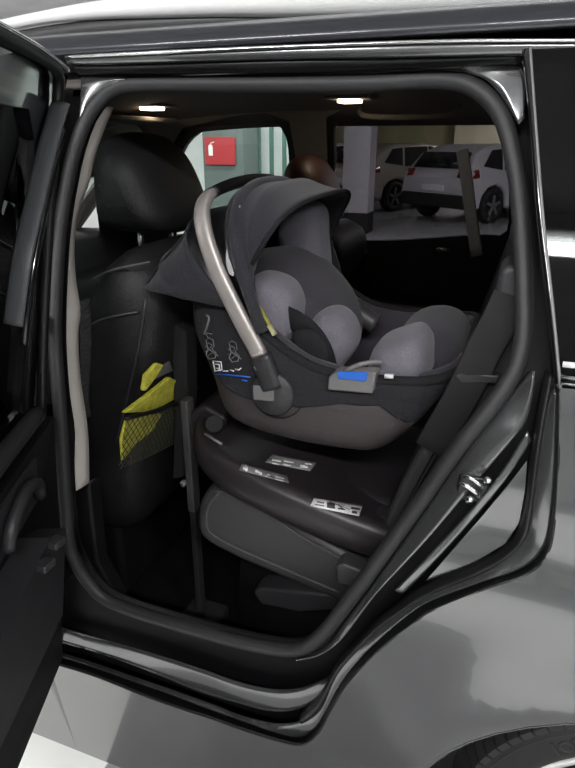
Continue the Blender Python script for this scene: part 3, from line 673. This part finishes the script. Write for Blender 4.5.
tube('wiring_sleeve', [(-.752, .07, 1.12), (-.742, .02, 1.13), (-.735, -.01, 1.12), (-.73, -.02, 1.09)], .014, M['rubberdk'], door, n=14)

# ---------------------------------------------------------------- car seats
def front_seat(y0, y1, hm, near=True):
    st = empty('front_seat', (-.9, (y0+y1)/2, .3), parent=car)
    bp_ = [(-.66, 1.195), (-.615, 1.14), (-.64, .95), (-.70, .72), (-.745, .55), (-.86, .52), (-.90, .60), (-.885, .75), (-.84, .95), (-.80, 1.09), (-.765, 1.165), (-.71, 1.205)]
    inflate('backrest', bp_, y0, y1, M['leather'], st, n=16, p=7)
    inflate('cushion', [(-.78, .55), (-1.3, .56), (-1.36, .66), (-1.3, .74), (-1.0, .70), (-.8, .66)], y0, y1, M['leather'], st, n=12, p=6)
    box('seat_frame', -1.3, -.82, y0+.06, y1-.06, .3, .56, M['trim'], st, bevel=.02)
    yc = (y0+y1)/2
    hp_ = [(-.835, 1.222), (-.70, 1.212), (-.668, 1.24), (-.688, 1.31), (-.722, 1.375), (-.765, 1.412), (-.812, 1.412), (-.842, 1.37), (-.85, 1.28)]
    hr = inflate('headrest', hp_, yc-.145, yc+.145, hm, st, n=16, p=2.8)
    for s in (-1, 1): tube('headrest_post', [(-.76, yc+s*.07, 1.14), (-.76, yc+s*.07, 1.25)], .007, M['chrome'], st)
    return st, hr
fs, hr = front_seat(.24, .74, M['leather'])
fs2, _h = front_seat(1.04, 1.50, M['maroon']); fs2.location.x += .12; fs2.location.z -= .06
# seams on the near backrest
tube('seam', [at(85, 329, .245), at(100, 320, .238), at(120, 315, .238), at(138, 312, .24)], .0022, M['seam'], fs, n=16)
tube('seam', [at(92, 280, .262), at(104, 273, .25), at(120, 268, .25), at(150, 262, .255)], .0022, M['seam'], fs, n=16)
tube('seam', [at(146, 300, .24), at(138, 350, .24), at(124, 410, .24), at(112, 462, .245)], .003, M['trim2'], fs, n=16)
# net pocket on the seat back: frame + net
def seatback(y, z, o=0.0):          # point on the back of the front backrest
    pts = [(1.14, -.615), (.95, -.64), (.72, -.70), (.55, -.745)]
    for (za, xa), (zb2, xb) in zip(pts, pts[1:]):
        if z >= zb2 or (zb2, xb) == pts[-1]:
            return Vector((xa+(xb-xa)*(za-z)/(za-zb2)+o, y, z))
# yellow cloth in the pocket
yc_ = empty('folded_cloth', seatback(.45, .75, .03), 'crumpled bright yellow cloth stuffed in the net pocket behind the front seat', 'cloth')
def leaf(name, pts, o0, o1, m):
    n = len(pts); v = []
    for o_ in (o0, o1): v += [seatback(y, z, o_+.006*math.sin(9*y*7+z*30)) for y, z in pts]
    mesh(name, v, [tuple(range(n)), tuple(range(2*n-1, n-1, -1))]+[(i, (i+1) % n, n+(i+1) % n, n+i) for i in range(n)], m, yc_, bevel=.004, smooth=True)
def sbp(px, py):                    # pixel to (y, z) on the seat back
    d = ray(px, py); t = .6
    for _ in range(60):
        p = CAM+d*t; q = seatback(p.y, p.z, .02); t += .5*(q.x-p.x)/d.x
    p = CAM+d*t; return (p.y, p.z)
leaf('main_fold', [sbp(*q) for q in ((129, 414), (148, 396), (170, 377), (184, 382), (184, 398), (165, 407), (148, 412))], .004, .016, M['yellow'])
leaf('lower_fold', [sbp(*q) for q in ((134, 420), (150, 416), (168, 414), (160, 432), (142, 446), (126, 462), (127, 440))], .002, .008, M['yellow'])
leaf('upper_fold', [sbp(*q) for q in ((146, 391), (152, 376), (160, 363), (166, 365), (160, 378), (150, 392))], .002, .012, M['yellow'])
leaf('pale_strip', [sbp(*q) for q in ((160, 382), (167, 366), (178, 362), (182, 372))], .001, .006, M['grey'])

# the net over it: its upper hem slopes, cords cross in diamonds
q00, q10 = sbp(131, 417), sbp(186, 398)
def netp(a, b):                     # a along the hem 0..1, b down 0..1
    y = q00[0]-.01+(.30)*a; z = q00[1]+(q10[1]-q00[1])*min(1, a*.30/(q10[0]-q00[0]))-.115*b
    return seatback(y, z, .012+.016*math.sin(PI*min(1, max(0, a*.9+.05)))*(1-b*.5))
parts = []
for i in range(-8, 26):
    for s in (-1, 1):
        pts = []
        for k in range(13):
            b = k/12; a = (i/20.0)+s*b*.32
            if 0 <= a <= 1: pts.append(netp(a, b))
        if len(pts) > 1: parts.append(tubeg(pts, .0010, 4))
tag(mesh('pocket_net', *join(parts), M['net'], fs, smooth=False), kind='stuff')
tube('pocket_hem', [netp(i/14, 0) for i in range(15)], .004, M['trim'], fs)

# rear seat
rs = empty('rear_seat', (-.2, .9, .3), parent=car)
cush = xz([(215, 484), (203, 497), (199, 518), (206, 537), (240, 556), (300, 582), (342, 600), (420, 640), (430, 600), (365, 560), (320, 532), (270, 500), (240, 485)], .20)
slab('seat_cushion', cush, .185, 1.55, M['leatherg'], rs, smoothn=60, bevel=.022, seg=5)
pip = xz([(221, 491), (211, 502), (208, 518), (213, 532), (245, 549), (300, 573), (340, 590)], .19)
tube('cushion_piping', [(x, .183, z) for x, z in pip], .003, M['seam'], rs, n=30)
pip = xz([(215, 489), (240, 493), (262, 507), (300, 533), (345, 558)], .19)
tube('cushion_piping', [(x, .183, z) for x, z in pip], .0025, M['seam'], rs, n=30)
slab('seat_hinge_cover', xz([(338, 560), (345, 557), (368, 566), (362, 582), (340, 578)], .17), .15, .19, M['greyd'], rs, bevel=.006)
slab('seat_base_rail', xz([(254, 590), (262, 585), (340, 592), (340, 608), (300, 610), (262, 602)], .2), .19, .24, M['trim2'], rs, bevel=.008)
slab('seat_base', [(-.48, .3), (-.46, .58), (-.05, .5), (-.05, .3)], .24, 1.5, M['carpet'], rs)
bk = [(-.19, .60), (-.10, .80), (-.045, 1.0), (-.01, 1.15), (.01, 1.24), (.06, 1.27), (.11, 1.24), (.10, 1.0), (.04, .7), (-.02, .55)]
inflate('seat_backrest', bk, .22, 1.55, M['leather'], rs, n=22, p=10)
# outboard bolster trim
bol = xz([(516, 262), (500, 268), (494, 296), (468, 352), (434, 420), (400, 484), (372, 548), (352, 590), (338, 612), (352, 622), (380, 590), (420, 525), (470, 455), (510, 402), (530, 345), (530, 280)], .18)
slab('side_bolster', bol, .175, .27, M['trim2'], rs, bevel=.025, seg=5)
tube('bolster_crease', [at(478, 385, .172), at(440, 447, .172), at(400, 520, .172), at(380, 560, .172)], .005, M['rubberdk'], rs, n=12)
slab('belt_guide', xz([(455, 373), (460, 370), (500, 373), (497, 381), (462, 381)], .17), .158, .18, M['trim2'], rs, bevel=.003)
tube('rear_seat_belt', [at(512, 296, .175), at(500, 322, .165), at(484, 350, .163), at(472, 376, .160), at(455, 408, .164), at(430, 450, .168)], .026, M['web'], rs, n=20, flat=.08, up=(0, 1, 0))
hrp = [(.0, 1.235), (-.005, 1.30), (.01, 1.375), (.05, 1.40), (.10, 1.38), (.11, 1.30), (.09, 1.235)]
for yy, mm in ((.29, 'trim2'), (.8, 'leather')):
    inflate('rear_headrest', hrp, yy, yy+.22, M[mm], rs, n=12, p=4)
    for s in (.06, .16): tube('rear_headrest_post', [(.05, yy+s, 1.2), (.05, yy+s, 1.26)], .006, M['chrome'], rs)
# far belt
tube('far_seat_belt', [at(462, 150, 1.48), at(466, 175, 1.47), at(471, 215, 1.45), at(477, 256, 1.42)], .022, mat('grey_belt_webbing', (.34, .37, .42), .7), car, n=12, flat=.12, up=(0.4, 1, 0))

# ================================================================ infant carrier base
bs = empty('infant_seat_base', (-.35, .42, .75), 'black plastic child-seat base with stickers, strapped on the rear car seat', 'child seat base')
# platform: plan outline, sloping down rearwards
def basez(x): return .872+(x+.545)*(-.245)
plan = [(-.58, .42), (-.575, .30), (-.54, .21), (-.48, .165), (-.38, .148), (-.28, .145), (-.18, .15), (-.10, .17), (-.06, .25), (-.05, .42), (-.06, .60), (-.12, .68), (-.3, .70), (-.48, .68), (-.57, .58)]
pl = [(q.x, q.y) for q in cr([Vector(a) for a in plan], 72, True)]
v, f = [], []; n = len(pl); cx, cy = -.33, .42
lay = [(0.90, -.075), (.95, -.068), (.99, -.05), (1.0, -.03), (.985, -.006), (.955, .004), (.90, .007), (.80, -.004), (.3, -.008)]
for s, dz in lay: v += [(cx+(x-cx)*s, cy+(y-cy)*s, basez(cx+(x-cx)*s)+dz-.004) for x, y in pl]
for i in range(len(lay)-1):
    for j in range(n): f.append((i*n+j, i*n+(j+1) % n, (i+1)*n+(j+1) % n, (i+1)*n+j))
f.append(tuple(range(n))); f.append(tuple(range((len(lay))*n-1, (len(lay)-1)*n-1, -1)))
mesh('platform', v, f, M['baseP'], bs)
# lower body resting on the seat
inflate('lower_body', [(-.52, .815), (-.50, .775), (-.30, .70), (-.10, .63), (-.06, .68), (-.07, .76)], .24, .60, M['baseP'], bs, n=10, p=8)
# front upright and support leg
lt = at(188, 432, .32); lt = Vector((lt.x, .34, .87))
slab('leg_bracket', xz([(185, 428), (189, 412), (203, 405), (226, 418), (222, 450), (192, 446)], .28), .28, .52, M['baseP'], bs, bevel=.012)
lx, ly = at(188, 470, .27).x, .27
lzm = at(188, 512, .27).z
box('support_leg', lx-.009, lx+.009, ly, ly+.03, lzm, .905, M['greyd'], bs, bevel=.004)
box('leg_shaded', lx-.007, lx+.007, ly+.003, ly+.027, .33, lzm, M['black'], bs, bevel=.003)  # lower leg, its shadow put into the colour as black
box('support_foot', lx-.05, lx+.05, ly-.03, ly+.07, .302, .335, M['black'], bs, bevel=.01)
tube('leg_button', [(lx-.012, ly+.005, at(181, 482, .27).z), (lx-.012, ly-.008, at(181, 482, .27).z)], .007, M['grey'], bs)
slab('rebound_bar', xz([(170, 322), (186, 332), (187, 400), (184, 440), (184, 478), (172, 480), (174, 420), (172, 370)], .31), .31, .36, M['fabb'], bs, bevel=.006)
tube('release_knob', [at(214, 424, .26), at(214, 424, .235)], .018, M['black'], bs, k=18, bevel=.003)
tube('latch_bar', [at(205, 436, .21)+Vector((0, 0, .004)), at(222, 446, .2)+Vector((0, 0, .004))], .003, M['grey'], bs)
# anchor arm towards the seat back with its button
slab('anchor_arm', [(-.16, .72), (-.20, .76), (-.13, .79), (-.02, .72), (-.05, .66)], .19, .24, M['trim2'], bs, bevel=.01)
tube('anchor_button', [at(359, 527, .19), at(359, 527, .175)], .010, M['grey'], bs, k=12)
# stickers, laid on the rim of the platform
def onrim(px, py, off=.0015):
    d = ray(px, py); best = None
    t = .6
    bm_ = RIM; hit = bm_.ray_cast(CAM, d.normalized())
    if hit[0] is None: return at(px, py, .16)
    return hit[0]-d.normalized()*off
from mathutils.bvhtree import BVHTree
RIM = BVHTree.FromPolygons([tuple(q) for q in v], [tuple(q) for q in f])
def decal(name, pts, m, par, off=.0015, bvh=None, thick=.0006, sub=4):
    # quad patch following the surface, pts = 4 corners
    P4 = [Vector(p) for p in pts]; vv, fc = [], []
    for i in range(sub+1):
        for j in range(sub+1):
            a_ = P4[0].lerp(P4[1], i/sub); b_ = P4[3].lerp(P4[2], i/sub); q = a_.lerp(b_, j/sub)
            d = ray(q.x, q.y).normalized(); h = bvh.ray_cast(CAM, d)
            vv.append((h[0] if h[0] is not None else CAM+d*1.0)-d*off)
    for i in range(sub):
        for j in range(sub): k = i*(sub+1)+j; fc.append((k, k+1, k+sub+2, k+sub+1))
    return mesh(name, vv, fc, m, par, solid=thick)
def icons(name, boxes, m, par, bvh, off):
    vv, fc = [], []
    for (x0, y0_, x1, y1_, sk) in boxes:
        n0 = len(vv)
        for (a_, b_) in ((x0, y0_), (x1, y0_+sk), (x1, y1_+sk), (x0, y1_)):
            d = ray(a_, b_).normalized(); h = bvh.ray_cast(CAM, d); vv.append((h[0] if h[0] is not None else CAM+d)-d*off)
        fc.append((n0, n0+1, n0+2, n0+3))
    return mesh(name, vv, fc, m, par, solid=.0003)
s1 = decal('sticker', [(273, 454), (317, 462), (310, 471), (265, 462)], M['labelg'], bs, bvh=RIM)
icons('sticker_print', [(272, 458.5, 281, 460.5, 1.4), (272, 462, 279, 463.6, 1.2), (284, 460, 294, 461.5, 1.6), (283, 463.2, 291, 464.6, 1.4), (300, 463.5, 308, 467, 1.0), (305, 462, 312, 464, 1.0)], M['white'], s1, RIM, .0025)
s2 = decal('sticker', [(242, 463), (287, 475), (289, 483), (239, 470)], M['labelg'], bs, bvh=RIM)
icons('sticker_print', [(243, 465.5, 248, 469.5, 1.2), (245, 464.6, 247, 471, .5), (255, 468.5, 260, 472, 1.2), (259, 470, 262, 474, 1.0), (265, 471.5, 267.5, 476, .6), (267, 473, 270, 475, 1.0), (275, 475.5, 284, 476.8, 2.2), (275, 478.4, 284, 479.4, 2.2)], M['white'], s2, RIM, .0025)
s3 = decal('sticker', [(314, 498), (363, 505), (359, 516), (310, 506)], M['white'], bs, bvh=RIM)
icons('sticker_print', [(317, 501, 324, 502.4, 1.2), (315, 504, 324, 505, 1.4), (327, 502, 335, 507.5, 1.2), (338, 504, 345, 509, 1.0), (347.5, 505.5, 348.5, 513, .2), (351, 507, 360, 509, 1), (352, 510.5, 357, 513, .8)], M['greyd'], s3, RIM, .0025)

# ================================================================ infant carrier
ic = empty('infant_carrier', (-.35, .42, .85), 'grey and black infant car seat with folding hood and carry handle on its base', 'child seat')
YC = .42; NP = .20
st_r = [(168, 303), (190, 300), (225, 306), (255, 326), (283, 348), (312, 366), (345, 376), (385, 381), (425, 384), (452, 382), (461, 380)]
st_b = [(172, 318), (184, 350), (204, 392), (220, 426), (252, 441), (295, 452), (335, 459), (372, 461), (404, 442), (432, 414), (450, 396)]
st_w = [.13, .18, .205, .22, .225, .225, .225, .222, .212, .185, .14]
K = 60
def stat(lst, Y): return cr([Vector((p.x, 0, p.z)) for p in (at(a, b, Y) for a, b in lst)], 11) if False else [Vector((p.x, 0, p.z)) for p in (at(a, b, Y) for a, b in lst)]
def dens(l, k=4):
    out = []
    for i in range(len(l)-1):
        g = lambda j: l[min(max(j, 0), len(l)-1)]
        a, b, c, d = g(i-1), g(i), g(i+1), g(i+2)
        for q in range(k):
            t = q/k; out.append(0.5*((2*b)+(c-a)*t+(2*a-5*b+4*c-d)*t*t+(3*b-a-3*c+d)*t**3))
    out.append(l[-1]); return out
RIMW = dens(stat(st_r, NP)); BOTW = dens(stat(st_b, NP)); WW = dens(st_w)
def bucket(dw=0.0, drop=1.0, e=.28, f0=0.0, f1=1.0, lift=0.0, nphi=28, i0=0, i1=None, fr=None):
    v, f = [], []; idx = range(i0, (i1 or len(RIMW)))
    for c_, i in enumerate(idx):
        rm, bt_, w_ = RIMW[i]+Vector((0, 0, lift)), BOTW[i], WW[i]+dw
        bt_ = rm+(bt_-rm)*drop
        p1 = f1 if fr is None else fr[i]
        for j in range(nphi+1):
            u = f0+(p1-f0)*j/nphi; phi = PI*u
            s = max(0, math.sin(phi))**e
            c0_ = math.cos(phi); c0_ = math.copysign(abs(c0_)**.55, c0_)
            q = rm+(bt_-rm)*s; v.append((q.x, YC-w_*c0_, q.z))
    m_ = nphi+1
    for i in range(len(idx)-1):
        for j in range(nphi): f.append((i*m_+j, i*m_+j+1, (i+1)*m_+j+1, (i+1)*m_+j))
    return v, f
sv, sf = bucket(drop=1.06)
mesh('shell', sv, sf, M['shell'], ic, solid=.008, off=-1)
# cloth cover over the upper shell, near and far side
frc = []
for i in range(len(RIMW)):
    t = i/(len(RIMW)-1)*10
    pts = [(0, .9), (1, .82), (2, .76), (3, .62), (4, .54), (5, .43), (6, .28), (7, .26), (8, .66), (9, .85), (10, .9)]
    for (a, fa), (b, fb) in zip(pts, pts[1:]):
        if a <= t <= b: frc.append(math.asin((fa+(fb-fa)*(t-a)/(b-a))**(1/.28))/PI); break
cv, cf = bucket(dw=.007, fr=frc, nphi=16)
mesh('side_cover', cv, cf, M['cover'], ic, solid=.004)
mesh('side_cover', [(x, 2*YC-y, z) for x, y, z in cv], cf, M['cover'], ic, solid=.004)
lv, lf = bucket(dw=-.022, drop=.70, lift=.006, e=.45)
mesh('inner_liner', lv, lf, M['fabm'], ic, solid=.012)
# rim roll
tube('rim_binding', [Vector((q.x, YC-w_*1.0, q.z+.002)) for q, w_ in zip(RIMW, WW)]+[Vector((q.x, YC+w_, q.z+.002)) for q, w_ in reversed(list(zip(RIMW, WW)))], .009, M['fabb'], ic, closed=True, k=8)
# padding
inflate('back_pad', xz([(236, 262), (262, 252), (292, 254), (320, 276), (344, 308), (352, 345), (330, 372), (290, 350), (250, 300)], .42), .31, .58, M['fabm'], ic, n=16, p=4)
inflate('head_insert', xz([(248, 286), (262, 272), (288, 280), (300, 300), (300, 325), (292, 343), (272, 330), (256, 308)], .29), .235, .35, M['fabl'], ic, n=10, p=3)
inflate('head_insert', xz([(280, 232), (298, 204), (322, 206), (326, 240), (328, 282), (312, 285), (292, 262)], .54), .49, .60, M['fabl'], ic, n=10, p=3)
inflate('hip_pad', xz([(312, 322), (325, 310), (340, 312), (352, 325), (356, 345), (345, 364), (328, 374), (314, 360)], .32), .27, .40, M['fabl'], ic, n=10, p=3)
inflate('leg_pad', xz([(370, 360), (378, 343), (398, 334), (418, 330), (429, 340), (433, 356), (430, 372), (400, 378), (372, 376)], .28), .215, .38, M['fabl'], ic, n=12, p=3)
inflate('foot_bolster', xz([(398, 336), (416, 323), (440, 322), (460, 332), (468, 352), (462, 372), (450, 384), (420, 386), (404, 370)], .40), .29, .60, M['fabm'], ic, n=14, p=3.4)
# far arm rest roll seen across the seat
a = at(347, 306, .55); b = at(376, 325, .55)
tube('side_roll', [a, a.lerp(b, .5), b], .022, M['greyd'], ic, n=10)
# harness
tube('harness_strap', [at(286, 316, .26), at(299, 324, .25), at(311, 336, .25), at(320, 352, .25), at(323, 372, .27)], .024, M['fabb'], ic, n=24, flat=.25, up=(0, 1, .3))
tube('harness_strap', [at(290, 312, .28), at(310, 326, .26), at(324, 346, .26), at(330, 366, .27)], .014, M['fabb'], ic, n=20, flat=.3, up=(0, 1, .3))
inflate('harness_pad', xz([(292, 334), (312, 330), (328, 346), (326, 368), (306, 366)], .235), .225, .245, M['fabb'], ic, n=8, p=3)
tube('adjuster_strap', [at(247, 290, .20), at(256, 302, .196), at(266, 318, .192), at(273, 333, .19)], .0045, M['olive'], ic, n=14, flat=.4)
tube('adjuster_tab', [at(269, 325, .188), at(275, 335, .186)], .007, mat('pale_strap_tab', (.45, .43, .25), .6), ic, flat=.4)
tube('buckle_strap', [at(274, 346, .205), at(284, 350, .198), at(292, 356, .2)], .008, M['greyd'], ic, n=8, flat=.4)
# side belt guides: near with blue insert, far plain
for Y, sgn, shift in ((.188, -1, 0),):
    g0_ = xz([(330, 375), (338, 369), (378, 370), (374, 392), (329, 388)], .185)
    g = slab('belt_hook', g0_, Y-.014, Y+.014, M['grey'], ic, bevel=.004)
    slab('blue_insert', xz([(337, 372), (368, 373), (365, 382), (338, 379)], .17), Y+sgn*.0145-.002, Y+sgn*.0145+.002, M['blue'], g, bevel=.001)
tube('hook_ridge', [at(345, 371, .18), at(358, 365, .18), at(372, 362, .19), at(382, 362, .2)], .004, M['grey'], ic, n=14)
slab('cloth_tag', xz([(385, 373.5), (394, 374), (393.5, 378), (384.5, 377.5)], .185), .181, .186, M['white'], ic)
# handle
H0 = at(273, 391, .185)                # hub
def arch(t):                            # t 0..1 from the near hub to the far hub
    path = [at(273, 388, .182), at(260, 356, .180), at(240, 318, .183), at(216, 268, .195), at(203, 225, .215), at(205, 200, .25), at(222, 188, .31)]
    top = [at(246, 181, .42)]
    far = [Vector((p.x, 2*YC-p.y, p.z)) for p in path[::-1]]
    return path+top+far
ap = cr(arch(0), 121)
lo = [i for i, p in enumerate(ap) if p.y < YC]
def seg_(i0, i1): return ap[i0:i1]
kA = min(range(60), key=lambda i: (ap[i]-at(262, 355, .18)).length); kB = min(range(60), key=lambda i: (ap[i]-at(208, 193, .27)).length)
def flatband(pts, wd, th, name, m, par):   # oval section, wide in x/z, thin across
    v, f = [], []; n = len(pts); k = 14
    for i, p in enumerate(pts):
        t = (pts[min(i+1, n-1)]-pts[max(i-1, 0)]).normalized()
        c_ = Vector((p.x-H0.x, 0, p.z-H0.z)); nrm = Vector((c_.z, 0, -c_.x)).normalized()   # perpendicular to the arch plane
        nrm = (nrm-t*nrm.dot(t)).normalized(); b_ = t.cross(nrm)
        for j in range(k):
            a_ = 2*PI*j/k; ca_, sa_ = math.cos(a_), math.sin(a_)
            v.append(p+nrm*wd*math.copysign(abs(ca_)**.6, ca_)+b_*th*math.copysign(abs(sa_)**.6, sa_))
    for i in range(n-1):
        for j in range(k): f.append((i*k+j, i*k+(j+1) % k, (i+1)*k+(j+1) % k, (i+1)*k+j))
    f.append(tuple(range(k))); f.append(tuple(range(n*k-1, (n-1)*k-1, -1)))
    return mesh(name, v, f, m, par)
hd = flatband(ap[kB:121-kB], .017, .010, 'carry_handle', M['trim'], ic)
flatband(ap[kA:kB+1], .0145, .009, 'handle_arm', M['handle'], hd)
flatband(ap[121-kB-1:121-kA], .0155, .009, 'handle_arm', M['handle'], hd)
flatband(ap[0:kA+1], .02, .012, 'handle_socket', M['trim2'], hd)
flatband(ap[121-kA-1:], .02, .012, 'handle_socket', M['trim2'], hd)
for s in (-1, 1):
    y_ = YC+s*(YC-.192)
    v, f = revolveg([(0, y_+s*.016), (.037, y_+s*.016), (.041, y_+s*.010), (.042, y_-s*.02), (0, y_-s*.02)], H0.x, H0.z-.004, 36)
    hub = mesh('handle_hub', v, f, M['trim2'], hd)
    v, f = revolveg([(.044, y_-s*.02), (.049, y_+s*.002), (.053, y_-s*.02)], H0.x+.004, H0.z-.006, 36)
    mesh('hub_ring', v, f, M['black'], hd)
    bx = xz([(251, 386), (273, 388), (273, 403), (252, 401)], .17)
    dx = at(281, 397, .17)-at(281, 397, .185)
    slab('release_button', bx, y_+s*.014-.004, y_+s*.014+.005, M['grey'], hd, bevel=.003)
for q in ((256, 368),):
    p = at(*q, .17); tube('rivet', [p+Vector((0, .006, 0)), p-Vector((0, .001, 0))], .005, M['grey'], hd, k=10)
# little strap hooks on the cover
tube('cover_hook', [at(204, 334, .2), at(207, 326, .19), at(209, 318, .19), at(206, 315, .195)], .002, M['grey'], ic, n=12)
tube('cover_hook', [at(251, 334, .195), at(257, 331, .188), at(258, 322, .188), at(256, 316, .195)], .0025, M['grey'], ic, n=12)
# printed pictograms on the shell side
SH = BVHTree.FromPolygons([tuple(q) for q in cv], [tuple(q) for q in cf])
def strokes(name, polys, m, par, r=.0011):
    parts = []
    for pl_ in polys:
        pts = []
        for (a_, b_) in pl_:
            d = ray(a_, b_).normalized(); h = SH.ray_cast(CAM, d); p = (h[0]-d*.004) if h[0] is not None else at(a_, b_, .19)
            pts.append(p)
        parts.append(tubeg(pts, r, 5))
    return mesh(name, *join(parts), m, par)
def fig(ox, oy):
    return [[(ox, oy), (ox+3, oy-2), (ox+7, oy), (ox+8, oy+6), (ox+6, oy+9), (ox+10, oy+13), (ox+9, oy+18), (ox+3, oy+19), (ox, oy+15), (ox+2, oy+9), (ox, oy)],
            [(ox-2, oy+12), (ox+4, oy+10), (ox+12, oy+16)], [(ox+2, oy+3), (ox+6, oy+5), (ox+4, oy+8)], [(ox-1, oy+6), (ox+7, oy+12), (ox+2, oy+16)]]
strokes('printed_pictogram', fig(206, 340), M['grey'], ic); strokes('printed_pictogram', fig(229, 343), M['grey'], ic)
strokes('printed_pictogram', [[(202, 333), (206, 333), (212, 334)], [(206, 334), (208, 338)]], M['grey'], ic)
strokes('printed_label', [[(213, 361), (221, 362), (222, 370), (215, 371), (213, 361)], [(215, 364), (219, 364.5), (220, 369), (216, 368)]], M['white'], ic, .0014)
strokes('printed_label', [[(223, 371), (228, 371)], [(230, 370), (234, 371)], [(235, 369), (239, 370), (241, 368)]], M['white'], ic, .0013)
strokes('blue_print_line', [[(216, 374), (228, 375), (240, 376), (250, 377)], [(242, 380), (247, 381)]], M['blue'], ic, .0016)
# hood: bows between near and far side
def bow(base, by, top, ty, e=.55, ey=.8, n=28):
    B = at(*base, by); T = at(*top, ty); pts = []
    for j in range(n+1):
        ph = PI*j/n; s = math.sin(ph)**e if 0 < j < n else 0
        c_ = math.cos(ph); c_ = math.copysign(abs(c_)**ey, c_)
        w_ = YC-B.y; q = B+(T-B)*s; pts.append(Vector((q.x, YC-w_*c_, q.z)))
    return pts
def loft(name, bows, m, par, k=5, sag=0.0, **kw):
    rows = []
    for i in range(len(bows)-1):
        for q in range(k):
            t = q/k; g = lambda j: bows[min(max(j, 0), len(bows)-1)]
            a_, b_, c_, d_ = g(i-1), g(i), g(i+1), g(i+2)
            rows.append([b_[j].lerp(c_[j], t)-(((b_[j].lerp(c_[j], t))-Vector((H0.x, YC, H0.z))).normalized()*sag*math.sin(PI*t)) for j in range(len(b_))])
    rows.append(bows[-1]); n = len(rows[0]); v = [p for r in rows for p in r]
    f = [(i*n+j, i*n+j+1, (i+1)*n+j+1, (i+1)*n+j) for i in range(len(rows)-1) for j in range(n-1)]
    return mesh(name, v, f, m, par, solid=.004, off=0, **kw)
b0 = bow((168, 294), .22, (180, 268), .42)
b1 = bow((190, 300), .20, (196, 240), .42)
b2 = bow((234, 308), .19, (218, 208), .42)
loft('rear_hood', [b0, b1, b2], M['fabd'], ic, sag=.006)
b3 = bow((262, 332), .185, (268, 182), .42)
b3b = bow((258, 326), .186, (258, 184), .42)
loft('hood_panel', [b2, b3b], mat('glossy_black_lining', (.012, .012, .014), .3), ic, sag=.03)
tube('hood_lining', [at(238, 204, .25), at(234, 222, .222), at(230, 245, .21), at(229, 262, .20), at(233, 276, .195)], [.001]+[.006]*22+[.001], mat('pale_shiny_lining', (.55, .54, .56), .25), ic, n=24, flat=.3, up=(0, 1, 0))
b4 = bow((254, 285), .19, (292, 180), .42)
b5 = bow((252, 264), .19, (328, 194), .42, e=.42, ey=.65)
loft('hood', [b3b, b3, b4, b5], M['fabd'], ic, sag=.003)
tube('hood_rib', [p for p in b3], .011, M['fabd'], ic, k=10)
tube('hood_seam', [b0[5].lerp(b0[6], .5), b1[6], b2[7], b2[9]], .0022, M['fabb'], ic, n=16, k=6)
tube('hood_edge', b5, .004, M['fabb'], ic, k=8)
